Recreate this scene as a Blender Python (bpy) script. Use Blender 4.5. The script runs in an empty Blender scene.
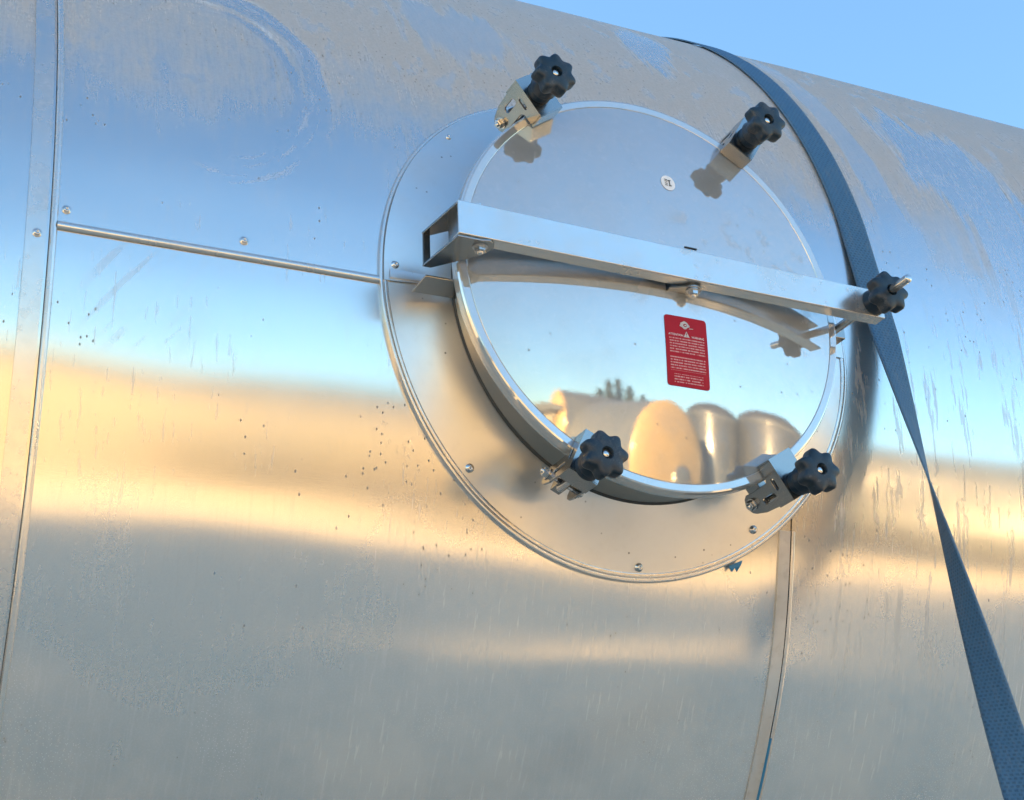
import bpy, math, random
from math import sin, cos, pi, sqrt, radians, atan2
from mathutils import Matrix, Vector, noise

random.seed(7)
S = bpy.context.scene
COL = S.collection

# ------------------------------------------------------------------ camera
HAX = 2.45                     # height of the tank axis above the yard
DELTA = 0.34                   # the camera looks up at the tank from below its axis
XC = 0.9627                    # hatch centre along the tank axis
D, YAW, PITCH, ROLL, FPX = 2.7114, 0.4314, 0.1049, 0.0898, 1600.0
def tilt(v):                   # rotate about X by DELTA
    x, y, z = v
    return Vector((x, y*cos(DELTA) - z*sin(DELTA), z*cos(DELTA) + y*sin(DELTA)))
fwd = Vector((sin(YAW)*cos(PITCH), cos(YAW)*cos(PITCH), sin(PITCH)))
rgt = Vector((cos(YAW), -sin(YAW), 0)); upv = rgt.cross(fwd)
rgt2 = cos(ROLL)*rgt + sin(ROLL)*upv; up2 = -sin(ROLL)*rgt + cos(ROLL)*upv
r_, u_, f_ = tilt(rgt2), tilt(up2), tilt(fwd)
CAM = tilt((0, -D, 0)) + Vector((0, 0, HAX))
cd = bpy.data.cameras.new('camera'); cam = bpy.data.objects.new('camera', cd); COL.objects.link(cam)
cam.matrix_world = Matrix(((r_.x, u_.x, -f_.x, CAM.x), (r_.y, u_.y, -f_.y, CAM.y), (r_.z, u_.z, -f_.z, CAM.z), (0, 0, 0, 1)))
cd.sensor_width = 36.0; cd.lens = FPX/1024*36.0; cd.clip_start = 0.05; cd.clip_end = 3000
S.camera = cam

# ------------------------------------------------------------------ sky, sun, exposure
SUN_EL, SUN_AZ = radians(14), radians(-54)         # azimuth from +Y (behind the tank) towards +X
W = bpy.data.worlds.new('World'); S.world = W; W.use_nodes = True
wn = W.node_tree.nodes; wn.clear()
sky = wn.new('ShaderNodeTexSky'); sky.sky_type = 'NISHITA'; sky.sun_disc = False
sky.sun_elevation = SUN_EL; sky.sun_rotation = SUN_AZ
sky.altitude = 50; sky.air_density = 1.6; sky.dust_density = 0.3; sky.ozone_density = 4.8
bg = wn.new('ShaderNodeBackground'); bg.inputs[1].default_value = 0.052
wo = wn.new('ShaderNodeOutputWorld')
W.node_tree.links.new(sky.outputs[0], bg.inputs[0]); W.node_tree.links.new(bg.outputs[0], wo.inputs[0])
sl = bpy.data.lights.new('sun', 'SUN'); sl.energy = 4.6; sl.angle = radians(0.6); sl.color = (1.0, 0.66, 0.30)
so = bpy.data.objects.new('sun', sl); COL.objects.link(so)
sd = Vector((sin(SUN_AZ)*cos(SUN_EL), cos(SUN_AZ)*cos(SUN_EL), sin(SUN_EL)))
so.rotation_euler = sd.to_track_quat('Z', 'Y').to_euler()
so.location = sd*60
vs = S.view_settings
vs.view_transform = 'Standard'; vs.look = 'None'; vs.gamma = 1.0; vs.exposure = 3.15; vs.use_curve_mapping = False
S.cycles.max_bounces = 6; S.cycles.glossy_bounces = 5; S.cycles.diffuse_bounces = 2

# ------------------------------------------------------------------ node helper
class NT:
    def __init__(s, name):
        s.m = bpy.data.materials.new(name); s.m.use_nodes = True
        s.t = s.m.node_tree; s.t.nodes.clear(); s.dims = '3D'
    def n(s, typ, **kw):
        nd = s.t.nodes.new('ShaderNode' + typ)
        for k, v in kw.items(): setattr(nd, k, v)
        return nd
    def L(s, a, b): s.t.links.new(a, b)
    def put(s, sock, v):
        if v is None: return
        if hasattr(v, 'is_output'): s.L(v, sock)
        elif isinstance(v, (int, float)) and sock.type in ('RGBA', 'VECTOR'):
            sock.default_value = (v, v, v, 1) if sock.type == 'RGBA' else (v, v, v)
        elif isinstance(v, tuple) and sock.type == 'RGBA' and len(v) == 3: sock.default_value = (*v, 1)
        else: sock.default_value = v
    def M(s, op, a, b=None, c=None, clamp=False):
        nd = s.n('Math', operation=op, use_clamp=clamp)
        for i, v in enumerate((a, b, c)): s.put(nd.inputs[i], v)
        return nd.outputs[0]
    def add(s, *a):
        r = a[0]
        for b in a[1:]: r = s.M('ADD', r, b)
        return r
    def mul(s, *a):
        r = a[0]
        for b in a[1:]: r = s.M('MULTIPLY', r, b)
        return r
    def sub(s, a, b): return s.M('SUBTRACT', a, b)
    def step(s, x, lo, hi, to0=0.0, to1=1.0):
        nd = s.n('MapRange', interpolation_type='SMOOTHSTEP')
        for i, v in enumerate((x, lo, hi, to0, to1)): s.put(nd.inputs[i], v)
        return nd.outputs[0]
    def uv(s):
        return s.n('UVMap', uv_map='sheet').outputs[0]
    def obj(s): return s.n('TexCoord').outputs['Object']
    def sep(s, v):
        nd = s.n('SeparateXYZ'); s.L(v, nd.inputs[0]); return nd.outputs[0], nd.outputs[1], nd.outputs[2]
    def comb(s, x, y, z=0.0):
        nd = s.n('CombineXYZ')
        for i, v in enumerate((x, y, z)): s.put(nd.inputs[i], v)
        return nd.outputs[0]
    def noise(s, vec, scale, detail=3, rough=0.5, dist=0.0, dims=None):
        dims = dims or s.dims
        nd = s.n('TexNoise', noise_dimensions=dims); s.L(vec, nd.inputs['Vector'])
        nd.inputs['Scale'].default_value = scale; nd.inputs['Detail'].default_value = detail
        nd.inputs['Roughness'].default_value = rough; nd.inputs['Distortion'].default_value = dist
        return nd.outputs[0]
    def voro(s, vec, scale, feat='F1', rnd=1.0):
        nd = s.n('TexVoronoi', feature=feat, voronoi_dimensions=s.dims); s.L(vec, nd.inputs['Vector'])
        nd.inputs['Scale'].default_value = scale; nd.inputs['Randomness'].default_value = rnd
        return nd
    def mixc(s, f, a, b):
        nd = s.n('Mix', data_type='RGBA'); s.put(nd.inputs[0], f); s.put(nd.inputs[6], a); s.put(nd.inputs[7], b)
        return nd.outputs[2]
    def bsdf(s, color=(.8, .8, .8), metallic=0.0, rough=0.5, bump=None, bstr=0.2, bdist=0.002, **kw):
        b = s.n('BsdfPrincipled')
        s.put(b.inputs['Base Color'], color); s.put(b.inputs['Metallic'], metallic); s.put(b.inputs['Roughness'], rough)
        for k, v in kw.items(): s.put(b.inputs[k.replace('_', ' ')], v)
        if bump is not None:
            bn = s.n('Bump'); bn.inputs['Strength'].default_value = bstr; bn.inputs['Distance'].default_value = bdist
            s.L(bump, bn.inputs['Height']); s.L(bn.outputs[0], b.inputs['Normal'])
        return b.outputs[0]
    def mixs(s, f, a, b):
        nd = s.n('MixShader'); s.put(nd.inputs[0], f); s.L(a, nd.inputs[1]); s.L(b, nd.inputs[2]); return nd.outputs[0]
    def out(s, sh):
        o = s.n('OutputMaterial'); s.L(sh, o.inputs[0]); return s.m

STEEL = (0.74, 0.735, 0.72)
DUST = (0.40, 0.345, 0.29)

def mat_cladding():
    t = NT('dusty_brushed_cladding'); t.dims = '2D'; uv = t.uv(); x, s, _ = t.sep(uv)
    # slow variation used to warp everything
    w1 = t.noise(uv, 3.2, 4, .55); w2 = t.noise(uv, 11, 4, .6)
    # vertical run-down streaks: stretched along the arc
    stv = t.comb(t.mul(x, 1.0), t.mul(s, .10))
    st1 = t.noise(stv, 60, 4, .6); st2 = t.noise(stv, 190, 3, .6)
    grain = t.noise(uv, 420, 4, .7)
    grit = t.noise(uv, 210, 3, .65)
    # dust lies on the parts that face up
    level = t.add(s, t.mul(t.sub(w1, .5), .22), t.mul(t.sub(w2, .5), .10), t.mul(t.sub(st1, .5), .14), t.mul(t.sub(grit, .5), .02), t.mul(t.sub(st2, .5), .07))
    dust = t.step(level, .13, .44)
    # wiped arcs (a cloth went round here)
    def ell(cx, cy, ax, ay):
        dx = t.M('DIVIDE', t.sub(x, cx), ax); dy = t.M('DIVIDE', t.sub(s, cy), ay)
        return t.M('SQRT', t.add(t.mul(dx, dx), t.mul(dy, dy))), dx, dy
    rr, dx, dy = ell(.430, .262, .150, .185)
    rw = t.add(rr, t.mul(t.sub(w2, .5), .12), t.mul(t.sub(grit, .5), .05))
    ringn = t.noise(t.comb(t.mul(rw, 1.0), t.mul(t.M('ARCTAN2', dy, dx), .10)), 7.5, 4, .62)
    disc = t.step(rw, 1.02, .985)
    streak = t.step(ringn, .34, .62)
    edge = t.mul(t.step(rw, .80, .90), t.step(rw, 1.02, .98))
    arc = t.M('MAXIMUM', t.mul(disc, streak, t.step(rw, .52, .74)), t.mul(edge, t.step(ringn, .25, .5, .55, 1.0)))
    arc = t.mul(arc, t.step(t.add(x, t.mul(t.sub(w2, .5), .2)), .28, .50))
    # slid patches where wet dust has run off
    def slid(cx, cy, ax, ay, slant):
        xs = t.sub(x, t.mul(t.sub(s, cy), slant))
        ddx = t.M('DIVIDE', t.sub(xs, cx), ax); ddy = t.M('DIVIDE', t.sub(s, cy), ay)
        r = t.M('SQRT', t.add(t.mul(ddx, ddx), t.mul(ddy, ddy)))
        fr = t.add(r, t.mul(t.sub(st1, .5), 1.5), t.mul(t.sub(w2, .5), .5))
        return t.step(fr, 1.08, .62)
    p1 = slid(1.66, .40, .13, .20, -.25)
    p2 = slid(1.17, .66, .05, .14, .15)
    p3 = slid(.80, .50, .10, .10, .0)
    p4 = slid(1.45, .40, .035, .42, -.03)
    p5 = slid(1.72, .22, .12, .2, -.2)
    clean = t.M('MAXIMUM', t.M('MAXIMUM', arc, p1), t.M('MAXIMUM', t.M('MAXIMUM', p2, p5), t.mul(t.M('MAXIMUM', p3, p4), .75)))
    blot = t.mul(t.step(t.noise(t.comb(x, t.mul(s, .7)), 26, 4, .62), .56, .66), t.step(w1, .42, .58), .55)
    runs = t.mul(t.step(st2, .60, .68), t.step(w2, .40, .60), .45)
    clean = t.M('MAXIMUM', clean, t.M('MAXIMUM', blot, runs))
    dust = t.mul(dust, t.sub(1.0, t.mul(clean, .88)))
    dust = t.mul(dust, t.step(t.add(t.mul(grit, .5), t.mul(st2, .5)), .25, .6, .80, 1.0))
    # thin film, thickened low down to brighten the shell; drips below and right
    film = t.add(.085, t.mul(t.step(s, -.12, -.5), t.step(w1, .25, .75, .14, .30)), t.mul(t.step(w1, .35, .7), .07), t.mul(t.step(grain, .4, .8), .04), t.mul(t.step(st2, .5, .8), .04))
    zone = t.mul(t.step(x, 1.20, 1.32), t.step(s, -.50, -.40), t.step(s, .16, -.06))
    drip = t.mul(t.step(t.add(t.mul(st1, .6), t.mul(st2, .4)), .555, .60), zone, t.step(w2, .30, .48, .35, 1.0))
    zone2 = t.mul(t.step(s, -.45, -.2), t.step(s, .25, .05))
    drip2 = t.mul(t.step(st2, .63, .72), t.mul(t.step(s, -.75, -.5), t.step(s, .25, .05)), t.step(w1, .46, .58))
    film = t.add(film, t.mul(drip, .22), t.mul(drip2, .18))
    # light strokes of a wiping hand below the seam
    sx = t.comb(t.add(t.mul(x, 1.0), t.mul(s, -.75)), t.mul(s, .15))
    strokes = t.mul(t.step(t.noise(sx, 42, 2, .5), .55, .66), t.step(x, .27, .31), t.step(x, .44, .36), t.step(s, -.16, -.11), t.step(s, .0, -.035))
    film = t.add(film, t.mul(strokes, .16))
    amount = t.M('MINIMUM', t.add(t.mul(dust, .80), film), .9)
    # dark specks and splashes
    spv = t.comb(x, t.mul(s, .62))
    v1 = t.voro(spv, 62); v2 = t.voro(spv, 150)
    c1 = t.sep(v1.outputs['Color'])[0]; c2 = t.sep(v2.outputs['Color'])[0]
    dens = t.noise(uv, 4.5, 3, .6)
    cl, _, _ = ell(.72, -.17, .13, .10)
    cl2, _, _ = ell(.80, .52, .30, .26)
    dens = t.add(dens, t.mul(t.step(cl, 1.2, .2), .30), t.mul(t.step(cl2, 1.0, .2), .20))
    sp1 = t.mul(t.step(v1.outputs['Distance'], t.add(.015, t.mul(c1, .09)), .008), t.step(c1, t.sub(1.30, t.mul(dens, .6)), t.sub(1.36, t.mul(dens, .6))))
    sp2 = t.mul(t.step(v2.outputs['Distance'], t.add(.04, t.mul(c2, .2)), .02), t.step(c2, t.sub(1.31, t.mul(dens, .65)), t.sub(1.36, t.mul(dens, .65))))
    spk = t.M('MAXIMUM', sp1, sp2)
    # a cluster of run-down mud splashes left of the hatch
    mudn = t.noise(t.comb(x, t.mul(s, .35)), 120, 5, .72)
    mud = t.mul(t.step(mudn, .53, .62), t.step(cl, .95, .15), t.step(w2, .42, .58))
    # pale fresh droplets low down
    wsp = t.mul(t.step(t.voro(t.comb(x, t.mul(s, .8)), 230).outputs['Distance'], .13, .06), t.step(s, -.42, -.60), t.step(dens, .45, .6))
    rough = t.add(.185, t.mul(t.sub(w2, .5), .05), t.mul(t.sub(st2, .5), .05), t.mul(dust, .12))
    scr = t.noise(t.comb(t.mul(x, .05), s), 900, 2, .5)      # fine mill grain along the axis
    hgt = t.add(t.mul(scr, .35), t.mul(grain, .30))
    lines = t.noise(t.comb(rw, t.mul(t.M('ARCTAN2', dy, dx), .06)), 26, 3, .6)
    res1 = t.mul(t.step(lines, .50, .66), t.step(rw, .60, .80), t.step(rw, 1.06, .98), t.step(x, .34, .46))
    res2 = t.mul(t.step(st2, .50, .62), t.M('MAXIMUM', t.M('MAXIMUM', p1, p2), p5))
    resid = t.mul(t.M('MAXIMUM', res1, res2), .38)
    amount = t.M('MAXIMUM', amount, resid)
    bare = t.sub(1.0, amount)
    dcol = t.mixc(t.step(grit, .3, .7), (.37, .35, .335), (.45, .43, .415))
    dcol = t.mixc(t.step(s, -.05, -.4), dcol, (.58, .565, .54))  # dried splash paler low down, also painted-in brightness of the reflected ground
    col = t.mixc(amount, t.mixc(t.step(w1, .3, .7), (.70, .70, .69), STEEL), dcol)
    col = t.mixc(t.mul(resid, 2.2), col, (.62, .64, .66))
    pw = t.mul(wsp, .6); col = t.mixc(pw, col, (.62, .60, .56))
    mk = t.M('MAXIMUM', t.M('MAXIMUM', t.mul(spk, .85), t.mul(mud, .55)), t.mul(drip, .10)); col = t.mixc(mk, col, (.07, .06, .05))
    met = t.mul(bare, t.sub(1.0, pw), t.sub(1.0, mk))
    rough = t.add(rough, t.mul(t.M('MAXIMUM', dust, mk), .0))
    return t.out(two_lobe(t, col, met, rough, hgt, .05, .0006, True))

def two_lobe(t, col, met, rough, hgt, bs, bd, aniso=False):
    """bare metal keeps its own polish under a partial film of matt dirt"""
    me = t.bsdf(col, 1.0, rough, hgt, bs, bd, **(dict(Anisotropic=.8, Tangent=t.n('Tangent', direction_type='UV_MAP', uv_map='sheet').outputs[0]) if aniso else {}))
    df = t.n('BsdfDiffuse'); t.put(df.inputs[0], col)
    return t.mixs(met, df.outputs[0], me)

def mat_steel(name, rough=.2, film=.06, speck=0.5, scale=1.0, color=STEEL, spots=False, rvar=.05, even=0.0, dust=DUST):
    t = NT(name); o = t.obj()
    w1 = t.noise(o, 9*scale, 4, .6); w2 = t.noise(o, 60*scale, 4, .65); gr = t.noise(o, 500*scale, 3, .6)
    f = t.add(film*.5+even, t.mul(t.step(w1, .35, .75), film), t.mul(t.step(w2, .5, .8), film*.6))
    if spots:                                  # dried water marks
        wm = t.noise(o, 34, 3, .6)
        ring = t.mul(t.step(wm, .56, .59), t.step(t.noise(o, 6, 2, .5), .50, .62))
        f = t.add(f, t.mul(ring, .13))
    v = t.voro(o, 75*scale); c = t.sep(v.outputs['Color'])[0]
    sp = t.mul(t.step(v.outputs['Distance'], t.add(.03, t.mul(c, .12)), .015), t.step(c, .86, .92), speck)
    r = t.add(rough, t.mul(t.sub(w1, .5), rvar), t.mul(t.sub(w2, .5), rvar))
    col = t.mixc(sp, t.mixc(f, color, dust), (.06, .055, .05))
    met = t.mul(t.sub(1.0, f), t.sub(1.0, sp))
    return t.out(two_lobe(t, col, met, r, t.add(t.mul(gr, .4), w2), .05, .0005))

def mat_plain(name, color, rough=.5, metallic=0.0, nscale=40, var=.15, bstr=.1, **kw):
    t = NT(name); o = t.obj(); n = t.noise(o, nscale, 4, .6)
    c2 = tuple(min(1, k*(1+var)) for k in color); c1 = tuple(k*(1-var) for k in color)
    return t.out(t.bsdf(t.mixc(n, c1, c2), metallic, t.add(rough, t.mul(t.sub(n, .5), .12)), n, bstr, .001, **kw))

def mat_knob():
    t = NT('dark_blue_plastic'); o = t.obj(); n = t.noise(o, 130, 4, .65); g = t.noise(o, 700, 3, .6); w = t.noise(o, 38, 3, .6)
    du = t.add(t.mul(t.step(w, .48, .72), t.step(g, .35, .65), .34), t.mul(t.step(n, .60, .70), .30))
    c = t.mixc(du, t.mixc(n, (.003, .013, .026), (.005, .020, .038)), (.17, .17, .17))
    return t.out(t.bsdf(c, 0, t.add(.42, t.mul(du, .6)), t.add(g, n), .25, .0006))

def mat_strap():
    t = NT('blue_woven_webbing'); uv = t.uv(); u, v, _ = t.sep(uv)     # u across 0..1, v along in metres
    # twill: rows of short dark dashes
    row = t.M('FRACT', t.mul(v, 210.0)); col = t.M('FRACT', t.add(t.mul(u, 7.0), t.mul(t.M('FLOOR', t.mul(v, 210.0)), .5)))
    dn = t.noise(t.comb(u, t.mul(v, 12.0)), 9, 3, .6)
    dash = t.mul(t.step(row, .15, .4), t.step(row, .95, .7), t.step(col, .12, .3), t.step(col, .88, .7), t.step(dn, .3, .6, .25, 1.0))
    n = t.noise(t.comb(t.mul(u, .05), v), 60, 4, .6)
    base = t.mixc(n, (.030, .108, .210), (.050, .145, .260))
    ccol = t.mixc(t.mul(dash, .5), base, (.006, .030, .080))
    hem = t.M('MAXIMUM', t.step(u, .05, .02), t.step(u, .95, .98))
    ccol = t.mixc(t.mul(t.step(t.noise(t.comb(t.mul(u, .4), v), 14, 4, .7), .5, .75), .35), ccol, (.16, .19, .21))
    ccol = t.mixc(t.mul(hem, .45), ccol, (.13, .20, .27))
    return t.out(t.bsdf(ccol, 0, .62, t.add(dash, t.mul(n, .6)), .5, .0012))

def mat_label():
    t = NT('red_printed_label'); uv = t.uv(); u, v, _ = t.sep(uv)      # 0..1
    nl = 26.0
    row = t.M('FLOOR', t.mul(v, nl)); fr = t.M('FRACT', t.mul(v, nl))
    line = t.mul(t.step(fr, .22, .36), t.step(fr, .80, .66))
    ch = t.noise(t.comb(t.mul(u, 1.0), t.mul(row, 3.17)), 60, 2, .8)
    wd = t.noise(t.comb(t.mul(u, .28), t.mul(row, 7.7)), 60, 1, .5)
    inkc = t.mul(line, t.step(ch, .40, .50), t.step(wd, .33, .38))
    # paragraphs: rows with print, ragged line ends
    endr = t.noise(t.comb(t.mul(row, 5.31), 1.7), 1.0, 0)
    inx = t.mul(t.step(u, .085, .095), t.step(u, .93, .915))
    body = t.mul(t.step(v, .215, .22), t.step(v, .70, .695))
    gap = t.M('MAXIMUM', t.step(v, .425, .42), t.step(v, .46, .465))
    low = t.mul(t.step(v, .05, .055), t.step(v, .175, .17), t.step(u, .16, .17), t.step(u, .86, .85))
    ink = t.mul(inkc, inx, t.M('MAXIMUM', t.mul(body, gap), low))
    n = t.noise(t.obj(), 80, 3, .6)
    red = t.mixc(n, (.34, .0015, .011), (.40, .0025, .016))
    return t.out(t.bsdf(t.mixc(t.mul(ink, .50), red, (.80, .62, .60)), 0, .5, n, .03, .0005, Specular_IOR_Level=.25))

def mat_ground():
    t = NT('gravel_yard'); o = t.obj()
    w = t.noise(o, .35, 4, .6); g = t.noise(o, 14, 6, .75); v = t.voro(o, 30)
    c = t.mixc(w, (.68, .585, .43), (.82, .715, .53))
    c = t.mixc(t.mul(t.step(g, .42, .7), .40), c, (.33, .31, .28))
    c = t.mixc(t.mul(t.step(v.outputs['Distance'], .30, .12), .5), c, (.66, .63, .58))
    return t.out(t.bsdf(c, 0, .9, t.add(g, v.outputs['Distance']), .6, .03))

def mat_yardtank(name, c, df=.45):
    t = NT(name); o = t.obj(); n = t.noise(o, 2.2, 5, .65); g = t.noise(o, 18, 4, .6)
    col = t.mixc(n, tuple(k*.8 for k in c), c)
    me = t.bsdf((.5, .5, .49), 1, .2, g, .08, .004); di = t.bsdf(col, 0, .6)
    return t.out(t.mixs(t.step(n, .2, .8, df, df+.25), me, di))

MT = dict(
    clad=mat_cladding(),
    trim=mat_steel('trim_strip_steel', .24, .24, .4),
    collar=mat_steel('collar_steel', .30, .13, .9),
    neck=mat_steel('neck_steel', .36, .10, .4, color=(.36, .335, .30)),
    door=mat_steel('polished_door_steel', .02, .09, .75, spots=True, rvar=.008, even=.24, dust=(.35, .355, .35)),
    bar=mat_steel('bar_steel', .24, .20, .25, spots=True),
    bracket=mat_steel('bracket_steel', .22, .015, .05, 2.0, (.36, .36, .355)),
    bolt=mat_steel('bolt_steel', .22, .05, .2, 3.0, (.62, .61, .60)),
    knob=mat_knob(),
    dark=mat_plain('black_rubber', (.012, .012, .012), .8),
    seal=mat_plain('grey_sealant', (.055, .052, .048), .7), pale=mat_steel('pale_strip_steel', .32, .55, .4),
    strap=mat_strap(), label=mat_label(),
    white=mat_plain('white_print', (.82, .80, .80), .5, 0, 90, .04),
    black=mat_plain('black_print', (.02, .02, .02), .5),
    film=mat_plain('blue_protective_film', (.02, .17, .33), .35, 0, 60, .3),
    ground=mat_ground(),
    ytank=mat_yardtank('shade_grey_tank_steel', (.075, .085, .10), .78), upright=mat_yardtank('upright_tank_steel', (.030, .032, .034), .72),  # tank bodies greyed in their colour to read as shaded
    ygold=mat_yardtank('sun_gold_tank_end', (.32, .225, .095), .82),  # gold of the sunlight mixed into the end's own colour
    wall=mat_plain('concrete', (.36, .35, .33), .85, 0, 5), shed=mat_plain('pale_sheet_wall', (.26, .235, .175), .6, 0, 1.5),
    frame=mat_plain('painted_steel_frame', (.10, .11, .12), .55),
    leaf=mat_plain('conifer_foliage', (.035, .055, .025), .8, 0, 6, .4),
    bark=mat_plain('bark', (.07, .05, .035), .9),
)

# ------------------------------------------------------------------ mesh helpers
class MB:
    def __init__(s): s.v = []; s.f = []; s.uv = []; s.sm = []
    def quadgrid(s, rows, smooth=True, closed=False, uvs=None, flip=False):
        b = len(s.v); n = len(rows[0])
        for r in rows: s.v += [tuple(p) for p in r]
        for i in range(len(rows)-1):
            for j in range(n if closed else n-1):
                k = (j+1) % n
                q = [b+i*n+j, b+i*n+k, b+(i+1)*n+k, b+(i+1)*n+j]
                if flip: q.reverse()
                s.f.append(q); s.sm.append(smooth)
        return b
    def cap(s, pts, smooth=False):
        b = len(s.v); s.v += [tuple(p) for p in pts]
        s.f.append(list(range(b, b+len(pts)))); s.sm.append(smooth)
    def box(s, x0, x1, y0, y1, z0, z1, M=None):
        b = len(s.v)
        P = [Vector((x, y, z)) for z in (z0, z1) for y in (y0, y1) for x in (x0, x1)]
        if M: P = [M @ p for p in P]
        s.v += [tuple(p) for p in P]
        for q in ((0, 2, 3, 1), (4, 5, 7, 6), (0, 1, 5, 4), (2, 6, 7, 3), (0, 4, 6, 2), (1, 3, 7, 5)):
            s.f.append([b+k for k in q]); s.sm.append(False)
    def lathe(s, prof, seg=24, M=None, smooth=True, lobes=None):
        M = M or Matrix()
        rows = []
        for p in prof:
            r, z = p[0], p[1]; amp = p[2] if len(p) > 2 else 0.0
            rows.append([M @ Vector(((r+amp*cos(lobes*a) if lobes else r)*cos(a), (r+amp*cos(lobes*a) if lobes else r)*sin(a), z)) for a in [2*pi*j/seg for j in range(seg)]])
        s.quadgrid(rows, smooth, True)
        if prof[0][0] > 1e-6: s.cap(list(reversed(rows[0])))
        if prof[-1][0] > 1e-6: s.cap(rows[-1])
    def build(s, name, mat, parent=None, sharp=None, bevel=None, uvs=None):
        me = bpy.data.meshes.new(name); me.from_pydata(s.v, [], s.f)
        me.polygons.foreach_set('use_smooth', s.sm)
        if uvs:
            ul = me.uv_layers.new(name='sheet')
            for l in me.loops: ul.data[l.index].uv = uvs[l.vertex_index]
        me.materials.append(mat); me.validate(); me.update()
        if sharp: me.set_sharp_from_angle(angle=radians(sharp))
        o = bpy.data.objects.new(name, me); COL.objects.link(o)
        if parent: o.parent = parent
        if bevel:
            md = o.modifiers.new('bevel', 'BEVEL'); md.width = bevel; md.segments = 2; md.limit_method = 'ANGLE'; md.angle_limit = radians(35)
        return o

def plate(outline, holes, thick, bevel=.0006):
    """flat plate in its XY plane, centred on Z, with round-edged holes -> mesh"""
    cu = bpy.data.curves.new('plate', 'CURVE'); cu.dimensions = '2D'; cu.fill_mode = 'BOTH'
    cu.extrude = thick/2 - bevel; cu.bevel_depth = bevel; cu.bevel_resolution = 1; cu.offset = -bevel
    for loop in [outline] + holes:
        sp = cu.splines.new('POLY'); sp.points.add(len(loop)-1); sp.use_cyclic_u = True
        for q, p in zip(sp.points, loop): q.co = (p[0], p[1], 0, 1)
    ob = bpy.data.objects.new('plate', cu)
    COL.objects.link(ob); dg = bpy.context.evaluated_depsgraph_get(); dg.update()
    me = bpy.data.meshes.new_from_object(ob.evaluated_get(dg))
    bpy.data.objects.remove(ob); bpy.data.curves.remove(cu)
    return me
def mesh_into(mb, me, M):
    b = len(mb.v); mb.v += [tuple(M @ v.co) for v in me.vertices]
    for p in me.polygons: mb.f.append([b+k for k in p.vertices]); mb.sm.append(False)
    bpy.data.meshes.remove(me)
def rounded(x0, x1, y0, y1, r, n=5):
    P = []
    for cx, cy, a0 in ((x1-r, y0+r, -90), (x1-r, y1-r, 0), (x0+r, y1-r, 90), (x0+r, y0+r, 180)):
        for k in range(n+1):
            a = radians(a0+90*k/n); P.append((cx+r*cos(a), cy+r*sin(a)))
    return P
def text_mesh(body, size, thick=0.0):
    cu = bpy.data.curves.new('t', 'FONT'); cu.body = body; cu.size = size; cu.align_x = 'CENTER'; cu.align_y = 'CENTER'; cu.resolution_u = 3
    ob = bpy.data.objects.new('t', cu); COL.objects.link(ob)
    dg = bpy.context.evaluated_depsgraph_get(); dg.update()
    me = bpy.data.meshes.new_from_object(ob.evaluated_get(dg))
    bpy.data.objects.remove(ob); bpy.data.curves.remove(cu); return me
def tag(o, label=None, cat=None, group=None, kind=None):
    if label: o['label'] = label
    if cat: o['category'] = cat
    if group: o['group'] = group
    if kind: o['kind'] = kind
    return o
def empty(name, loc=(0, 0, 0), rz=0.0):
    o = bpy.data.objects.new(name, None); COL.objects.link(o); o.location = loc; o.rotation_euler = (0, 0, rz); o.empty_display_size = .2
    return o

# ------------------------------------------------------------------ ground
g = MB(); nseg = 24
xs = [-900, -300, -100, -40, -20, -10, 0, 10, 20, 40, 100, 300, 900]
g.quadgrid([[(x, y, 0) for x in xs] for y in xs], False)
ground = tag(g.build('ground', MT['ground']), 'beige gravel yard around the tank', kind='structure')

# ------------------------------------------------------------------ the clad tank
tank = tag(empty('storage_tank', (0, 0, 0)), 'large horizontal tank clad in dusty brushed stainless steel sheets', 'tank')
def cyl(x, s, rad=1.0):        # s: arc from the equator (metres at radius 1), facing the camera side
    return Vector((x, -rad*cos(s), HAX + rad*sin(s)))
def sheet_relief(x, s):
    """hand-fitted sheet metal is never quite round"""
    a = noise.noise(Vector((x*1.5, s*2.3, 3.1)))*.0036 + noise.noise(Vector((x*4.1, s*3.0, 9.7)))*.0008
    a += noise.noise(Vector((x*1.3, s*13.0, 5.5)))*.00070 + noise.noise(Vector((x*5.0, s*7.0, 7.5)))*.00055 + noise.noise(Vector((x*2.6, s*5.0, 2.2)))*.0016
    # oil-canning below the hatch
    k = math.exp(-((x-.98)/.30)**2)*math.exp(-((s+.415)/.075)**2)
    a += .0030*k
    return a
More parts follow.
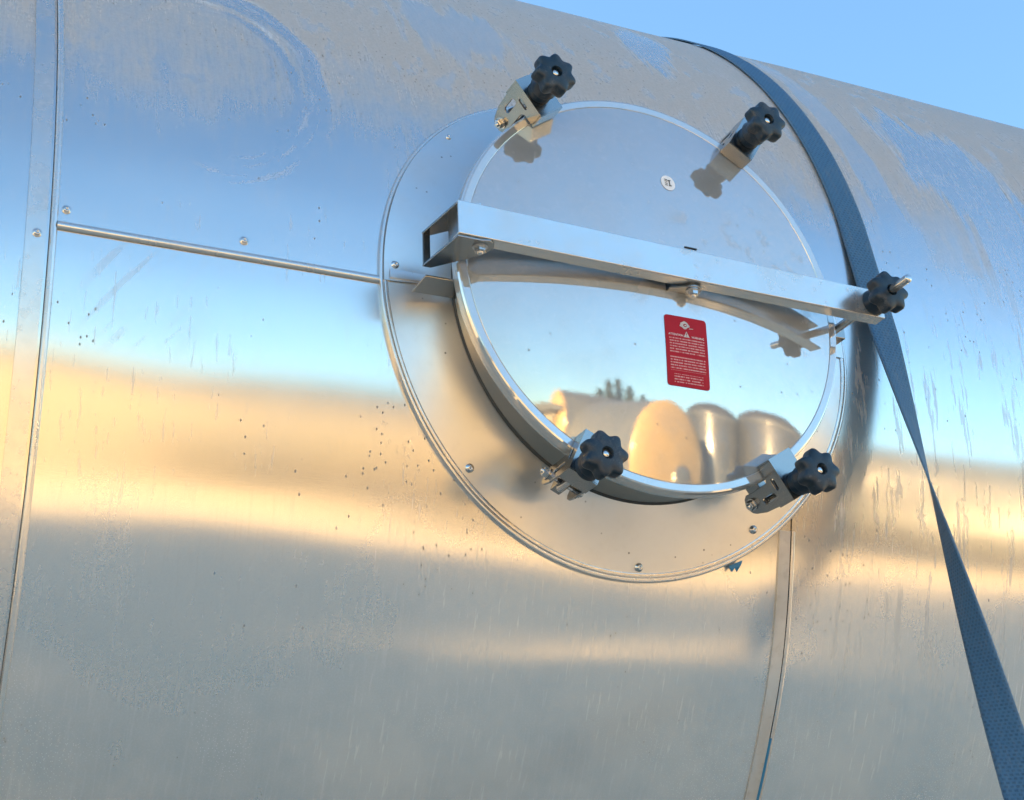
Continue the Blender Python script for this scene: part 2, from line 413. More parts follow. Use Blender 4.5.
def sheet(name, xs, ss, off, keep=None):
    m = MB(); uvs = []; nx = len(xs)
    for v in ss:
        for x in xs: m.v.append(tuple(cyl(x, v, 1.0+off+sheet_relief(x, v)))); uvs.append((x, v))
    edges = {}
    for i in range(len(ss)-1):
        for j in range(nx-1):
            if keep and not keep((xs[j]+xs[j+1])/2, (ss[i]+ss[i+1])/2): continue
            q = [i*nx+j, i*nx+j+1, (i+1)*nx+j+1, (i+1)*nx+j]; m.f.append(q); m.sm.append(True)
            for k in range(4):
                e = (q[k], q[(k+1) % 4]); r = (e[1], e[0])
                if r in edges: del edges[r]
                else: edges[e] = 1
    for (p, q) in edges:                     # folded edge, so that the sheet has a thickness
        b = len(m.v)
        for k in (p, q):
            w = Vector(m.v[k]); c = Vector((w.x, 0, HAX)); m.v.append(tuple(w)); m.v.append(tuple(c+(w-c)*(1-.004))); uvs.append(uvs[k]); uvs.append(uvs[k])
        m.f.append([b+2, b, b+1, b+3]); m.sm.append(False)
    used = sorted({k for f in m.f for k in f}); mp = {k: i for i, k in enumerate(used)}
    m.v = [m.v[k] for k in used]; uvs = [uvs[k] for k in used]; m.f = [[mp[k] for k in f] for f in m.f]
    return m.build(name, MT['clad'], tank, uvs=uvs)
def span(a, b, d=.014):
    n = max(1, round((b-a)/d)); return [a+(b-a)*i/n for i in range(n+1)]
XL, XR, XE = 0.2452, 1.1991, 3.2
SEAM = -0.0133
left_sheet = sheet('cladding_sheet', span(-.55, XL), span(-1.0, 1.45), .0)
left_sheet['label'] = 'cladding sheet left of the upright seam'
up_sheet = sheet('cladding_sheet', span(XL+.001, XR)+span(XR, XE)[1:], span(-1.0, SEAM)+span(SEAM, 1.45)[1:], .0012, lambda x, v: x > XR or v > SEAM)
up_sheet['label'] = 'upper and right cladding sheet with wiped arcs and run-down dust'
right_sheet = up_sheet
lo_sheet = sheet('cladding_sheet', span(XL+.001, XR-.001), span(-1.0, SEAM-.0012), -.0002)
lo_sheet['label'] = 'lower cladding sheet below the hatch'
# far side, underside and rest of the tank
m = MB(); N = 96; rows = []; uvs = []
for x in (-1.35, -.9, -.55):
    rows.append([cyl(x, 2*pi*j/N) for j in range(N)]); uvs += [(x, 2*pi*j/N-pi) for j in range(N)]
m.quadgrid(rows, True, True, flip=True); m.build('tank_shell', MT['clad'], tank, uvs=uvs)
m = MB(); rows = []; uvs = []
for x in (-.55, 1.2, XE):
    rows.append([cyl(x, 1.44+(2*pi-2.43)*j/60, .999) for j in range(61)]); uvs += [(x, 1.44+(2*pi-2.43)*j/60) for j in range(61)]
m.quadgrid(rows, True, flip=True); m.build('tank_shell', MT['clad'], tank, uvs=uvs)
for x, sg in ((XE, 1), (-1.35, -1)):
    m = MB(); Mx = Matrix.Translation((x, 0, HAX)) @ Matrix.Rotation(sg*pi/2, 4, 'Y')
    m.lathe([(1.0, 0), (.99, .06), (.93, .12), (.7, .2), (.4, .25), (.001, .265)], 64, Mx); m.build('tank_end', MT['trim'], tank)
# the tank sits on two saddles; added panel blocks sun under it
for x in (-.9,):
    m = MB(); m.box(x-.18, x+.18, -.82, .82, .0, 1.9); m.build('saddle', MT['frame'], tank, bevel=.01)
m = MB(); m.box(2.45, 2.75, -.82, .82, .0, 1.9); m.build('saddle', MT['frame'], tank, bevel=.01)
for a, b in ((-1.3, 3.0),):
    m = MB(); m.box(a, b, .1, .3, .0, 1.46); m.build('light_block_panel', MT['frame'], tank, bevel=.01)

# circumferential cover strips and beads
def hoop(name, xa, xb, prof, s0, s1, mat, parent, n=120, uvs=False):
    """prof: list of (fraction across, height) swept round the tank"""
    m = MB(); rows = []
    for i in range(n+1):
        s = s0+(s1-s0)*i/n
        rows.append([cyl(xa+(xb-xa)*f, s, 1.0+h+sheet_relief(xa, s)) for f, h in prof])
    m.quadgrid(rows, True); return m.build(name, mat, parent, sharp=30)
flat = [(0, -.001), (0, .0022), (1, .0022), (1, -.001)]
bead = [(0, -.001), (.02, .0016), (.2, .0034), (.5, .0042), (.8, .0034), (.98, .0016), (1, -.001)]
hoop('joint_strip', XL-.0245, XL-.0030, flat, -1.0, 1.45, MT['trim'], left_sheet)
hoop('bead', XL+.0005, XL+.0085, bead, -1.0, 1.45, MT['trim'], up_sheet)
hoop('joint_strip', XR-.0190, XR-.0022, flat, -1.0, -.26, MT['pale'], right_sheet)
hoop('bead', XR+.0005, XR+.0062, [(a, b*.45) for a, b in bead], -1.0, -.26, MT['pale'], right_sheet)
fl = hoop('film_remnant', XR-.0022, XR+.0042, [(0, -.002), (0, .0012), (.5, .0022), (1, .001)], -.98, -.525, MT['film'], right_sheet)
fl['label'] = 'blue strip of protective film left in the joint'
# level seam: a folded bead from the upright seam to the collar
m = MB(); rows = []
for i in range(61):
    x = XL+.0075+(.652-XL)*i/60
    rows.append([cyl(x, SEAM+dy, 1.0+h+sheet_relief(x, SEAM)) for dy, h in ((-.0008, -.001), (-.0004, .0030), (.001, .0046), (.0035, .0052), (.0062, .0044), (.0085, .0026), (.0095, .0008))])
m.quadgrid(rows, True, flip=True); m.build('seam_fold', MT['trim'], up_sheet)

def screw(x, s, parent, rad=1.003, sc=1.0):
    m = MB(); p = cyl(x, s, rad); nrm = Vector((0, -cos(s), sin(s)))
    M = Matrix.Translation(p) @ nrm.to_track_quat('Z', 'Y').to_matrix().to_4x4() @ Matrix.Rotation(random.random()*3, 4, 'Z') @ Matrix.Scale(sc*.82, 4)
    m.lathe([(.0066, -.002), (.0066, .0006), (.0060, .0010), (.0046, .0012), (.0044, .0028), (.0034, .0038), (.0016, .0042), (.0015, .0028), (.0001, .0028)], 14, M)
    o = m.build('screw', MT['bolt'], parent); return o
screw(.2265+.006, -.0405+.017, left_sheet, 1.003)
screw(.262, .011, up_sheet, 1.002); screw(.4615, .0105, up_sheet, 1.002)

# ------------------------------------------------------------------ collar round the hatch (two sheet halves following the tank)
AC = .3351
def onto(u, v, h=0.0):           # hatch coordinates -> the tank surface, plus h along the hatch axis
    return Vector((XC+u, -(sqrt(max(1e-6, 1-v*v))+h), HAX+v))
def collar_half(a0, a1, off, label):
    m = MB(); rows = []
    for i in range(15):
        f = i/14; r = .240+(AC-.003-.240)*f; row = []
        for j in range(73):
            a = a0+(a1-a0)*j/72; u, v = r*cos(a), r*sin(a)
            lift = .0045 + off + .012*(1-f)**2
            row.append(onto(u, v, lift + noise.noise(Vector((u*7, v*7, 1.3)))*.0012))
        rows.append(row)
    m.quadgrid(rows, True, flip=False)
    o = m.build('collar_sheet', MT['collar'], tank); o['label'] = label
    return o
cu_ = collar_half(radians(-2.5), radians(182.0), .0022, 'upper half of the round collar sheet')
cl_ = collar_half(radians(179.5), radians(360.5), .0, 'lower half of the round collar sheet')
# rolled double-bead trim round its rim
m = MB(); rows = []
prof = [(.0062, -.004), (.0062, .0038), (.0054, .0052), (.0034, .0056), (.0022, .0052), (.0018, .0034), (.0010, .0034), (.0006, .0054), (-.0022, .0058), (-.0040, .0050), (-.0044, .0030)]
for j in range(181):
    a = 2*pi*j/180
    rows.append([onto((AC-.004+dr)*cos(a), (AC-.004+dr)*sin(a), h) for dr, h in prof])
m.quadgrid(rows, True, flip=True); m.build('collar_trim', MT['trim'], tank, sharp=35)
# overlap of the two halves
m = MB(); rows = []
for i in range(21):
    u = -(.236+(AC-.010-.236)*i/20)
    rows.append([onto(u, v, h+.012*(1-i/20)**2) for v, h in ((-.0095, .004), (-.0092, .0066), (-.0075, .0076), (.000, .0076), (.004, .0068))])
m.quadgrid(rows, True, flip=False); m.build('collar_lap', MT['collar'], cu_, sharp=30)
for px in ((-.3175, .0105), (-.2285, .2235), (-.221, -.2275), (.012, -.3205), (.175, -.262)):
    p = onto(px[0], px[1], .006); nrm = Vector((0, -sqrt(1-px[1]**2), px[1]))
    mm = MB(); M = Matrix.Translation(p) @ nrm.to_track_quat('Z', 'Y').to_matrix().to_4x4() @ Matrix.Scale(.85, 4)
    mm.lathe([(.0064, -.002), (.0064, .0008), (.0048, .0014), (.0044, .0034), (.0030, .0042), (.0014, .0042), (.0012, .003), (.0001, .003)], 14, M)
    mm.build('screw', MT['bolt'], cu_ if px[1] > 0 else cl_)
# shred of blue film caught on the trim
m = MB(); P = [(.141, -.3085), (.160, -.3005), (.157, -.3075), (.153, -.3150), (.149, -.3105), (.145, -.3160), (.143, -.3120)]
m.cap([onto(a, b, .0055+.001*(i % 3)) for i, (a, b) in enumerate(P)]); o = m.build('film_scrap', MT['film'], tank)
md = o.modifiers.new('solid', 'SOLIDIFY'); md.thickness = .0008

# ------------------------------------------------------------------ the hatch
hatch = tag(empty('manhole_hatch', (XC, -1.0, HAX)), 'round polished steel manhole hatch with crossbar, dark knobs and red warning label', 'hatch')
HM = Matrix(((1, 0, 0, 0), (0, 0, -1, 1.0), (0, 1, 0, 0), (0, 0, 0, 1)))   # local (u, v, h) -> hatch empty space
def hb(mb, name, mat, parent=None, **kw):
    """mesh given in (u, v, h) -> child of the hatch"""
    mb.v = [tuple(HM @ Vector(p)) for p in mb.v]
    return mb.build(name, mat, parent or hatch, **kw)
RD, APEX, RL = 1.12, 1.1060, .2565
# neck
m = MB(); m.lathe([(.2485, .93), (.2485, 1.000), (.2495, 1.03), (.2535, 1.056), (.2585, 1.0645)], 128)
hb(m, 'neck', MT['neck'])
# gasket
m = MB(); m.lathe([(.2530, 1.0600), (.2600, 1.0625), (.2600, 1.0672), (.2530, 1.0690)], 96); hb(m, 'gasket', MT['dark'])
# sealant line at the foot of the neck
m = MB(); rows = []
for j in range(145):
    a = 2*pi*j/144; row = []
    for dr, dh in ((-.0025, .0205), (.0003, .0205), (.0012, .0190), (.0020, .0165)):
        row.append((( .2485+dr)*cos(a), (.2485+dr)*sin(a), sqrt(1-((.2485+dr)*sin(a))**2)+dh-.0015))
    rows.append(row)
m.quadgrid(rows, True, flip=True); hb(m, 'sealant_line', MT['seal'])
# dished door
def dome(r): return APEX - (RD - sqrt(RD*RD - r*r))
prof = [(.0005, APEX)] + [(RL*k/26, dome(RL*k/26)) for k in range(1, 27)]
he = dome(RL)
prof += [(RL+.0005, he-.0006), (RL+.0010, he-.0001), (RL+.0014, he+.0001), (.2660, he+.0001), (.2678, he-.0006), (.2692, he-.0030), (.2696, he-.0065), (.2696, he-.0130), (.2688, he-.0165), (.2668, he-.0185), (.2560, he-.0185)]
prof.reverse()
m = MB(); m.lathe(prof, 160); door = hb(m, 'door', MT['door'], sharp=14)
print('door edge', he)
# label (follows the dome) : local u, v rectangle
def on_dome(u, v, lift=.0006): return (u, v, dome(sqrt(u*u+v*v))+lift)
LU0, LU1, LV0, LV1 = -.0125, .0470, -.1415, -.0515
ro0 = rounded(LU0, LU1, LV0, LV1, .004, 4); ro = []
for k, p in enumerate(ro0):
    q = ro0[(k+1) % len(ro0)]; nn = max(1, int(math.hypot(q[0]-p[0], q[1]-p[1])/.005))
    ro += [(p[0]+(q[0]-p[0])*i/nn, p[1]+(q[1]-p[1])*i/nn) for i in range(nn)]
m = MB(); c = ((LU0+LU1)/2, (LV0+LV1)/2); rows = [[on_dome(c[0]+(p[0]-c[0])*f, c[1]+(p[1]-c[1])*f) for p in ro] for f in (1, .85, .7, .55, .4, .25, .12, .001)]
m.quadgrid(rows, True, True)
uvs = [((p[0]-LU0)/(LU1-LU0), (p[1]-LV0)/(LV1-LV0)) for p in m.v]
lab = hb(m, 'warning_label', MT['label'], uvs=uvs); lab['label'] = 'red warning label with white print'
def print_on(mes, name, mat, cx, cy, parent, lift=.0010):
    mb = MB()
    for me, ox, oy in mes:
        b = len(mb.v); mb.v += [on_dome(cx+ox+v.co.x, cy+oy+v.co.y, lift) for v in me.vertices]
        for p in me.polygons: mb.f.append([b+k for k in p.vertices]); mb.sm.append(False)
        bpy.data.meshes.remove(me)
    return hb(mb, name, mat, parent)
lc = (LU0+LU1)/2
print_on([(text_mesh('ATTENTION', .0037), -.0150, 0), (text_mesh('WARNING', .0037), .0160, -.0004)], 'heading', MT['white'], lc, -.0765, lab)
def flatpoly(loop, holes=()):
    return plate(list(loop), [list(h) for h in holes], .0004, .00005)
tri = [(-.0042, -.0035), (.0042, -.0035), (0, .0042)]
print_on([(flatpoly(tri, [[(-.0005, -.0005), (.0005, -.0005), (.0007, .0018), (-.0007, .0018)], [(-.0005, -.0022), (.0005, -.0022), (.0005, -.0013), (-.0005, -.0013)]]), 0, 0)], 'warning_triangle', MT['white'], lc, -.0745, lab)
def ringpoly(r, n=18, sx=1, sy=1, ox=0, oy=0): return [(ox+r*sx*cos(2*pi*k/n), oy+r*sy*sin(2*pi*k/n)) for k in range(n)]
blob = [(.0068*(1+.13*cos(5*a+1))*cos(a), .0046*(1+.16*cos(4*a))*sin(a)) for a in [2*pi*k/28 for k in range(28)]]
print_on([(flatpoly(blob, [ringpoly(.0022, 14, 1.15, .9, .0008, .0)]), 0, 0), (flatpoly(ringpoly(.0011, 10, 1.5, .8, .0012, .0)), 0, 0), (flatpoly([(.006, -.0042), (.012, -.0036), (.012, -.0030), (.006, -.0034)]), 0, 0)], 'logo', MT['white'], lc-.002, -.0625, lab)
# small round sticker
sc_ = (.020, .1425)
m = MB(); rows = [[on_dome(sc_[0]+.0102*f*cos(2*pi*k/28), sc_[1]+.0116*f*sin(2*pi*k/28)) for k in range(28)] for f in (1, .6, .3, .001)]
m.quadgrid(rows, True, True); st_ = hb(m, 'round_sticker', MT['white']); st_['label'] = 'small round white sticker with black marks'
bars = [flatpoly([(-.0052, y), (-.0012, y-.0002), (-.0012, y+.0011), (-.0052, y+.0012)]) for y in (-.0046, -.0017, .0016, .0042)]
mk = [(b_, 0, 0) for b_ in bars] + [(flatpoly([(.0002, -.0052), (.0046, -.0046), (.0046, -.0034), (.0026, -.0034), (.0024, .0030), (.0040, .0036), (.0038, .0048), (-.0006, .0042), (-.0004, .0030), (.0010, .0028), (.0012, -.0036), (.0002, -.0038)]), 0, 0)]
print_on(mk, 'sticker_print', MT['black'], sc_[0], sc_[1], st_)

# ---------------- crossbar
BF, BD, BT = 1.1345, .020, .0026        # front height, flange depth, sheet thickness
BA = radians(-1.2)
BM = Matrix.Translation((0, .006, 0)) @ Matrix.Rotation(BA, 4, 'Z')
def bar_sec(mb, u0, u1, v0a, v1a, v0b, v1b, front, depth, th):
    """channel: web to the front, two flanges backwards, tapering from end a to end b; open at the back"""
    for (a0, a1, b0, b1, h0, h1) in ((v0a, v1a, v0b, v1b, front-th, front), (v0a, v0a+th, v0b, v0b+th, front-depth, front-th), (v1a-th, v1a, v1b-th, v1b, front-depth, front-th)):
        b = len(mb.v)
        P = [(u0, a0, h0), (u1, b0, h0), (u0, a1, h0), (u1, b1, h0), (u0, a0, h1), (u1, b0, h1), (u0, a1, h1), (u1, b1, h1)]
        mb.v += [tuple(BM @ Vector(p)) for p in P]
        for q in ((0, 2, 3, 1), (4, 5, 7, 6), (0, 1, 5, 4), (2, 6, 7, 3), (0, 4, 6, 2), (1, 3, 7, 5)): mb.f.append([b+k for k in q]); mb.sm.append(False)
m = MB(); bar_sec(m, -.292, .302, -.0215, .0215, -.0200, .0185, BF, BD, BT)
bar = hb(m, 'crossbar', MT['bar'], bevel=.0007)
# hinge at the left end: two deep tabs joined by an inner web, a bolt through both
m = MB()
tabo = [(-.3020, 1.0520), (-.2920, 1.0520), (-.262, 1.085), (-.247, 1.105)] + [(-.2590+.0165*cos(a), 1.1190+.0165*sin(a)) for a in [radians(-30+20*k) for k in range(6)]] + [(-.262, 1.1318), (-.2918, 1.1318)]
for v in (-.0232, .0200):
    me = plate(tabo, [], .0028, .0004)
    mesh_into(m, me, BM @ Matrix(((1, 0, 0, 0), (0, 0, 1, v), (0, 1, 0, 0), (0, 0, 0, 1))))
m.box(-.2850, -.2822, -.0216, .0184, 1.0900, 1.1318, BM)
m.box(-.3018, -.2930, -.0216, .0184, 1.0522, 1.0548, BM)
hb(m, 'hinge_bracket', MT['bracket'], bar)
m = MB()
m.box(-.3030, -.246, -.0300, -.0272, 1.020, 1.0610); m.box(-.2540, -.246, -.0272, -.0100, 1.020, 1.0610)
hb(m, 'hinge_lug', MT['bracket'], bevel=.0008)
def bolt_mb(M, r=.0062, L=.05, hexh=.005):
    mb = MB()
    mb.lathe([(r*1.25, 0), (r*1.25, .0012), (r*.98, .0014)], 18, M, False)
    mb.lathe([(r, .0014), (r, .0014+hexh), (r*.86, .0022+hexh)], 6, M, False)
    mb.lathe([(r*.5, -L), (r*.5, hexh+.0042), (r*.35, hexh+.0050)], 12, M)
    return mb
# axis of the hinge pin is upright (v): head below
hb(bolt_mb(BM @ Matrix.Translation((-.2590, -.0248, 1.119)) @ Matrix.Rotation(pi/2, 4, 'X'), .0072, .056), 'hinge_bolt', MT['bolt'], bar)
hb(bolt_mb(BM @ Matrix.Translation((-.2590, .0216, 1.119)) @ Matrix.Rotation(-pi/2, 4, 'X'), .0062, .004, .003), 'hinge_bolt', MT['bolt'], bar)
# centre yoke: lug on the door, tab under the bar, bolt
m = MB()
for v in (-.0242, .0205):
    me = plate([(-.004, 1.1050), (.036, 1.1050), (.036, 1.118)] + [(.024+.011*cos(a), 1.1200+.0085*sin(a)) for a in [radians(10+20*k) for k in range(9)]] + [(-.004, 1.112)], [], .0030, .0004)
    mesh_into(m, me, BM @ Matrix(((1, 0, 0, 0), (0, 0, 1, v), (0, 1, 0, 0), (0, 0, 0, 1))))
m.box(-.006, .038, -.0256, .0219, 1.1035, 1.1062, BM)
hb(m, 'door_yoke', MT['bracket'])
hb(bolt_mb(BM @ Matrix.Translation((.024, -.0260, 1.119)) @ Matrix.Rotation(pi/2, 4, 'X'), .0066, .050), 'yoke_bolt', MT['bolt'], bar)
# dark slit where the yoke shows over the top edge
m = MB(); m.box(.0080, .0250, .0218, .0236, 1.1330, 1.1350, BM); hb(m, 'yoke_tip', MT['dark'], bar)

# ---------------- knobs
def knob_mb(M, neck=.0):
    mb = MB(); lob = 7; seg = 84
    if neck: mb.lathe([(.0150, 0), (.0158, .0015), (.0140, .006), (.0140, neck+.0005)], 40, M); M = M @ Matrix.Translation((0, 0, neck))
    # fluted hub, then the lobed head
    mb.lathe([(.0165, 0), (.0175, .002), (.0150, .010, .0006), (.0145, .020, .0010)], seg, M, True, lob)
    mb.lathe([(.0150, .0195), (.0225, .0200, .0026), (.0245, .0215, .0029), (.0250, .0240, .0030), (.0250, .0345, .0030), (.0240, .0370, .0028), (.0215, .0384, .0024), (.0120, .0390, .0), (.0076, .0390, .0), (.0068, .0378), (.0066, .0330), (.0001, .0330)], seg, M, True, lob)
    return mb
def stud_mb(M, z0, z1, r=.0050):
    mb = MB(); n = int((z1-z0)/.0016); prof = []
    for k in range(n+1): prof.append((r*(1.0 if k % 2 else .88), z0+(z1-z0)*k/n))
    prof += [(r*.7, z1+.0008), (.0001, z1+.0009)]
    mb.lathe(prof, 14, M); return mb

# ---------------- four swing clamps round the rim
def clamp(theta, rk, tk, label, hk=1.1027):
    A = Matrix.Rotation(theta, 4, 'Z')           # local x = radial, y = tangential, z = h
    m = MB()
    def slot(cx, cy, l, r, ang):
        P = []
        for e, a0 in ((1, -90), (-1, 90)):
            for k in range(7):
                a = radians(a0+30*k); x, y = e*l+r*cos(a), r*sin(a)
                P.append((cx+x*cos(ang)-y*sin(ang), cy+x*sin(ang)+y*cos(ang)))
        return P
    side = [(.2520, 1.1005), (.2520, 1.0800), (.2535, 1.0785), (.2690, 1.0785), (.2735, 1.0740), (.2745, 1.0420)] + \
           [(.2865+.0135*cos(a), 1.0340+.0135*sin(a)) for a in [radians(195+30*k) for k in range(6)]] + [(.3040, 1.0480), (.3060, 1.0800), (.3060, 1.1005)]
    holes = [slot(.2915, 1.0660, .0090, .0042, radians(90)), slot(.2800, 1.0875, .0050, .0030, 0)]
    for y in (-.0175, .0175):
        mesh_into(m, plate(side, holes, .0028, .0005), A @ Matrix(((1, 0, 0, 0), (0, 0, -1, y), (0, 1, 0, 0), (0, 0, 0, 1))))
    # web over the top, bent down at the inner end onto the door rim
    m.box(.2520, .3060, -.0189, .0189, 1.0998, 1.1026, A)
    m.box(.2508, .2534, -.0189, .0189, 1.0785, 1.1020, A)
    m.box(.3048, .3074, -.0189, .0189, 1.0740, 1.1020, A)
    c = hb(m, 'clamp', MT['bracket'], bevel=None); c['label'] = label
    # lug on the neck and the pin through it
    m = MB(); m.box(.2490, .2960, -.0065, .0065, 1.0220, 1.0460, A); hb(m, 'clamp_lug', MT['bracket'], c, bevel=.001)
    hb(bolt_mb(A @ Matrix.Translation((.2865, -.0192, 1.0340)) @ Matrix.Rotation(pi/2, 4, 'X'), .0062, .046), 'pivot_bolt', MT['bolt'], c)
    hb(bolt_mb(A @ Matrix.Translation((.2865, .0192, 1.0340)) @ Matrix.Rotation(-pi/2, 4, 'X'), .0062, .004), 'pivot_bolt', MT['bolt'], c)
    K = A @ Matrix.Translation((rk, tk, hk)) @ Matrix.Rotation(random.random()*pi, 4, 'Z')
    hb(knob_mb(K, .0105), 'knob', MT['knob'], c, sharp=50)
    hb(stud_mb(A @ Matrix.Translation((rk, tk, 0)), 1.036, hk+.0105+.0352), 'stud', MT['bolt'], c)
    return c
clamp(radians(124.5), .2800, 0, 'clamp at the upper left of the rim')
clamp(radians(57.5), .2780, 0, 'clamp at the upper right of the rim')
clamp(radians(-117.0), .2960, 0, 'clamp at the lower left of the rim')
clamp(radians(-58.5), .2930, 0, 'clamp at the lower right of the rim')
# knob at the right end of the bar, its long stud sticking out
K = BM @ Matrix.Translation((.286, -.001, BF))
hb(knob_mb(K), 'knob', MT['knob'], bar, sharp=50)['label'] = 'knob on the right end of the crossbar'
hb(stud_mb(BM @ Matrix.Translation((.286, -.001, 0)), 1.040, BF+.0720, .0056), 'stud', MT['bolt'], bar)
m = MB(); m.box(.268, .304, -.010, .010, 1.026, 1.050); m.box(.249, .2685, -.010, .010, 1.030, 1.046)
hb(m, 'bar_lug', MT['bracket'], bevel=.001)
hb(bolt_mb(Matrix.Translation((.286, -.0105, 1.040)) @ Matrix.Rotation(pi/2, 4, 'X'), .0066, .026), 'pivot_bolt', MT['bolt'])

# ------------------------------------------------------------------ strap over the tank
m = MB(); rows = []; uvs = []; path = []
SX = 1.367; SW = .0235
n1 = 90
for i in range(n1+1):
    s = 2.2-(2.2-.225)*i/n1
    wob = .004*sin(s*2.0)
    path.append((cyl(SX+wob+.012*max(0, .35-s)*0, s, 1.0+.0035+.0010*(s > .05)), Vector((1, 0, 0))))
p0 = path[-1][0]
END = Vector((1.250, -1.42, .70))
n2 = 130
for i in range(1, n2+1):
    f = i/n2; p = p0.lerp(END, f)
    th = radians(min(176, 385*max(0, f-.100)))
    path.append((p, Vector((cos(th), sin(th)*.985, .10*sin(th)))))
acc = 0
for i, (p, w) in enumerate(path):
    if i: acc += (p-path[i-1][0]).length
    row = [p + w*(SW*(2*k/8-1)) + Vector((0, 0, 0)) for k in range(9)]
    rows.append(row); uvs += [(k/8, acc) for k in range(9)]
m.quadgrid(rows, True)
strap = m.build('ratchet_strap', MT['strap'], uvs=uvs)
md = strap.modifiers.new('solid', 'SOLIDIFY'); md.thickness = .0024; md.offset = 0
tag(strap, 'blue woven lashing strap running over the tank and twisting down beside the hatch', 'strap')

# ------------------------------------------------------------------ the yard that the polished steel mirrors
def lying_tank(loc, rz, L, R, zc, label):
    """horizontal tank, its domed end at the local origin facing local -Y"""
    e = tag(empty('yard_tank', loc, rz), label, 'tank', 'other tanks in the yard')
    b = MB(); M = Matrix.Translation((0, 0, zc)) @ Matrix.Rotation(-pi/2, 4, 'X')
    b.lathe([(R, 0), (R, L)], 56, M); b.build('shell', MT['ytank'], e)
    b = MB(); M2 = Matrix.Translation((0, 0, zc)) @ Matrix.Rotation(pi/2, 4, 'X')
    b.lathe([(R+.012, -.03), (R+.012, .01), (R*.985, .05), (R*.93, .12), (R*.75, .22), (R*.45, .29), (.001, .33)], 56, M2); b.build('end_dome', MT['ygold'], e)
    b = MB(); M3 = Matrix.Translation((-.12*R, 0, zc-.22*R)) @ Matrix.Rotation(pi/2, 4, 'X')
    b.lathe([(.24*R, .1), (.24*R, .345), (.22*R, .36), (.001, .365)], 36, M3); b.build('end_hatch', MT['ytank'], e)
    for y in (.8, L-.8):
        b = MB(); b.box(-.75*R, .75*R, y-.12, y+.12, 0, zc-.6*R); b.build('saddle', MT['frame'], e)
    return e
def standing_tank(loc, R, H, label):
    e = tag(empty('standing_tank', loc), label, 'tank', 'other tanks in the yard')
    b = MB(); b.lathe([(R, .5), (R, H), (R*.97, H+.10), (R*.7, H+.32), (R*.25, H+.45), (.001, H+.46)], 48); b.build('shell', MT['upright'], e)
    for z in (1.3, 2.4, H-.1):
        if z < H:
            b = MB(); b.lathe([(R+.002, z-.04), (R+.03, z-.03), (R+.03, z+.03), (R+.002, z+.04)], 48); b.build('band', MT['ytank'], e)
    for k in range(4):
        a = pi/4+k*pi/2; b = MB(); b.box(R*.8*cos(a)-.06, R*.8*cos(a)+.06, R*.8*sin(a)-.06, R*.8*sin(a)+.06, 0, .6); b.build('leg', MT['frame'], e)
    return e

lying_tank((6.03, -10.0, 0), pi-.30, 6.0, 1.66, 2.22, 'tank with a sunlit domed end, mirrored in the lower hatch door')
lying_tank((3.4, -14.2, 0), -pi/2, 4.7, 1.35, 2.85, 'grey tank lying behind the one with the sunlit end')
standing_tank((9.4, -12.2, 0), 1.15, 4.2, 'slim standing tank beside the sunlit domed end')
standing_tank((11.6, -10.6, 0), 1.6, 4.4, 'wide standing tank farthest to the right in the mirror')
# added unseen tank; its gap and low wall shape the sunlit ground strip
nt = tag(empty('added_row_tank', (-4.25, 0, 0)), 'added tank beyond the gap at the left, placed to shade the yard', 'tank')
b = MB(); M = Matrix.Translation((0, 0, HAX)) @ Matrix.Rotation(-pi/2, 4, 'Y')
b.lathe([(.001, -.26), (.4, -.25), (.7, -.2), (.93, -.12), (1.0, 0), (1.0, 13.0), (.9, 13.2), (.001, 13.3)], 64, M); b.build('shell', MT['ytank'], nt)
b = MB(); b.box(-13, 0, -.1, .1, 0, 1.7); b.build('light_block_panel', MT['frame'], nt)  # added panel keeps sun from passing below this tank
b = MB(); b.box(-3.95, -1.65, .0, .2, 0, 1.62)  # unseen wall added to shade the nearer ground
tag(b.build('added_shade_wall', MT['wall'], bevel=.02), 'low concrete wall added in the gap to block low sun', 'wall')
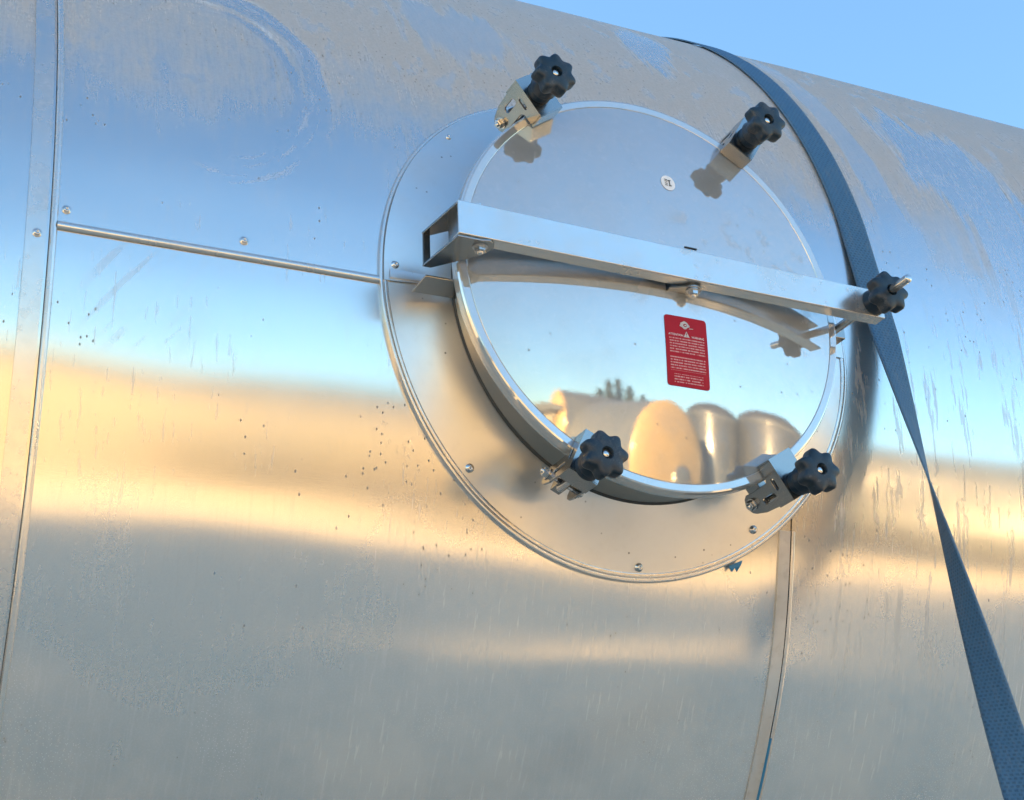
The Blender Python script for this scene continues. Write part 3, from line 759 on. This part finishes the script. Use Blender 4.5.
# added unseen shed; its sunlit wall gives the golden reflected band
sh_ = tag(empty('added_shed', (-6.5, -13.2, 0)), 'long pale shed added to be mirrored as the golden band at the left', 'shed')
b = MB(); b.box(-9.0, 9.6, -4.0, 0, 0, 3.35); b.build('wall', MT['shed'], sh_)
b = MB(); b.box(-9.2, 9.8, -4.2, .25, 3.35, 3.55); b.build('roof', MT['frame'], sh_)
for k, (x, w, h) in enumerate(((-5.5, 1.6, .55), (-.8, .9, .75), (3.4, 2.2, .45), (7.0, .8, .9))):
    b = MB(); b.box(x, x+w, -2.6, -1.2, 3.56, 3.56+h); b.build('roof_vent', MT['shed'] if k % 2 else MT['frame'], sh_, bevel=.02)
for k in range(3):
    b = MB(); b.box(-7.0+5.0*k, -4.4+5.0*k, .004, .06, .05, 2.7); b.build('door', MT['frame'] if k == 1 else MT['shed'], sh_)

def conifer(loc, h, w, label):
    e = tag(empty('conifer', loc), label, 'tree', 'far trees behind the yard')
    b = MB(); b.lathe([(.25, 0), (.18, h*.5), (.04, h*.95)], 8); b.build('trunk', MT['bark'], e)
    b = MB()
    for i in range(420):
        f = random.random()**.8; z = h*(.12+.88*f); rr = w*(1-f)**.85*(.35+.65*random.random()); a = random.random()*2*pi
        p = Vector((rr*cos(a), rr*sin(a), z-rr*.25)); d = Vector((cos(a), sin(a), -.35))*(.7+.5*random.random()); sd_ = Vector((-sin(a), cos(a), .2*random.random()))*.35
        k = len(b.v); b.v += [tuple(p-d*.4-sd_), tuple(p-d*.4+sd_), tuple(p+d)]; b.f.append([k, k+1, k+2]); b.sm.append(False)
    b.build('crown', MT['leaf'], e)
for az, dist, h, w, lb in ((17.8, 66, 12.9, 3.6, 'leftmost conifer of the far row'), (19.4, 60, 13.4, 3.6, 'tall pointed far conifer, second from the left'), (21.0, 63, 14.3, 3.2, 'tallest far conifer in the middle of the row'), (22.8, 60, 12.8, 3.8, 'broad far conifer right of the tallest'), (25.0, 70, 13.4, 4.2, 'rightmost far conifer behind the tanks')):
    conifer((.9+dist*sin(radians(az)), -1-dist*cos(radians(az)), 0), h, w, lb)
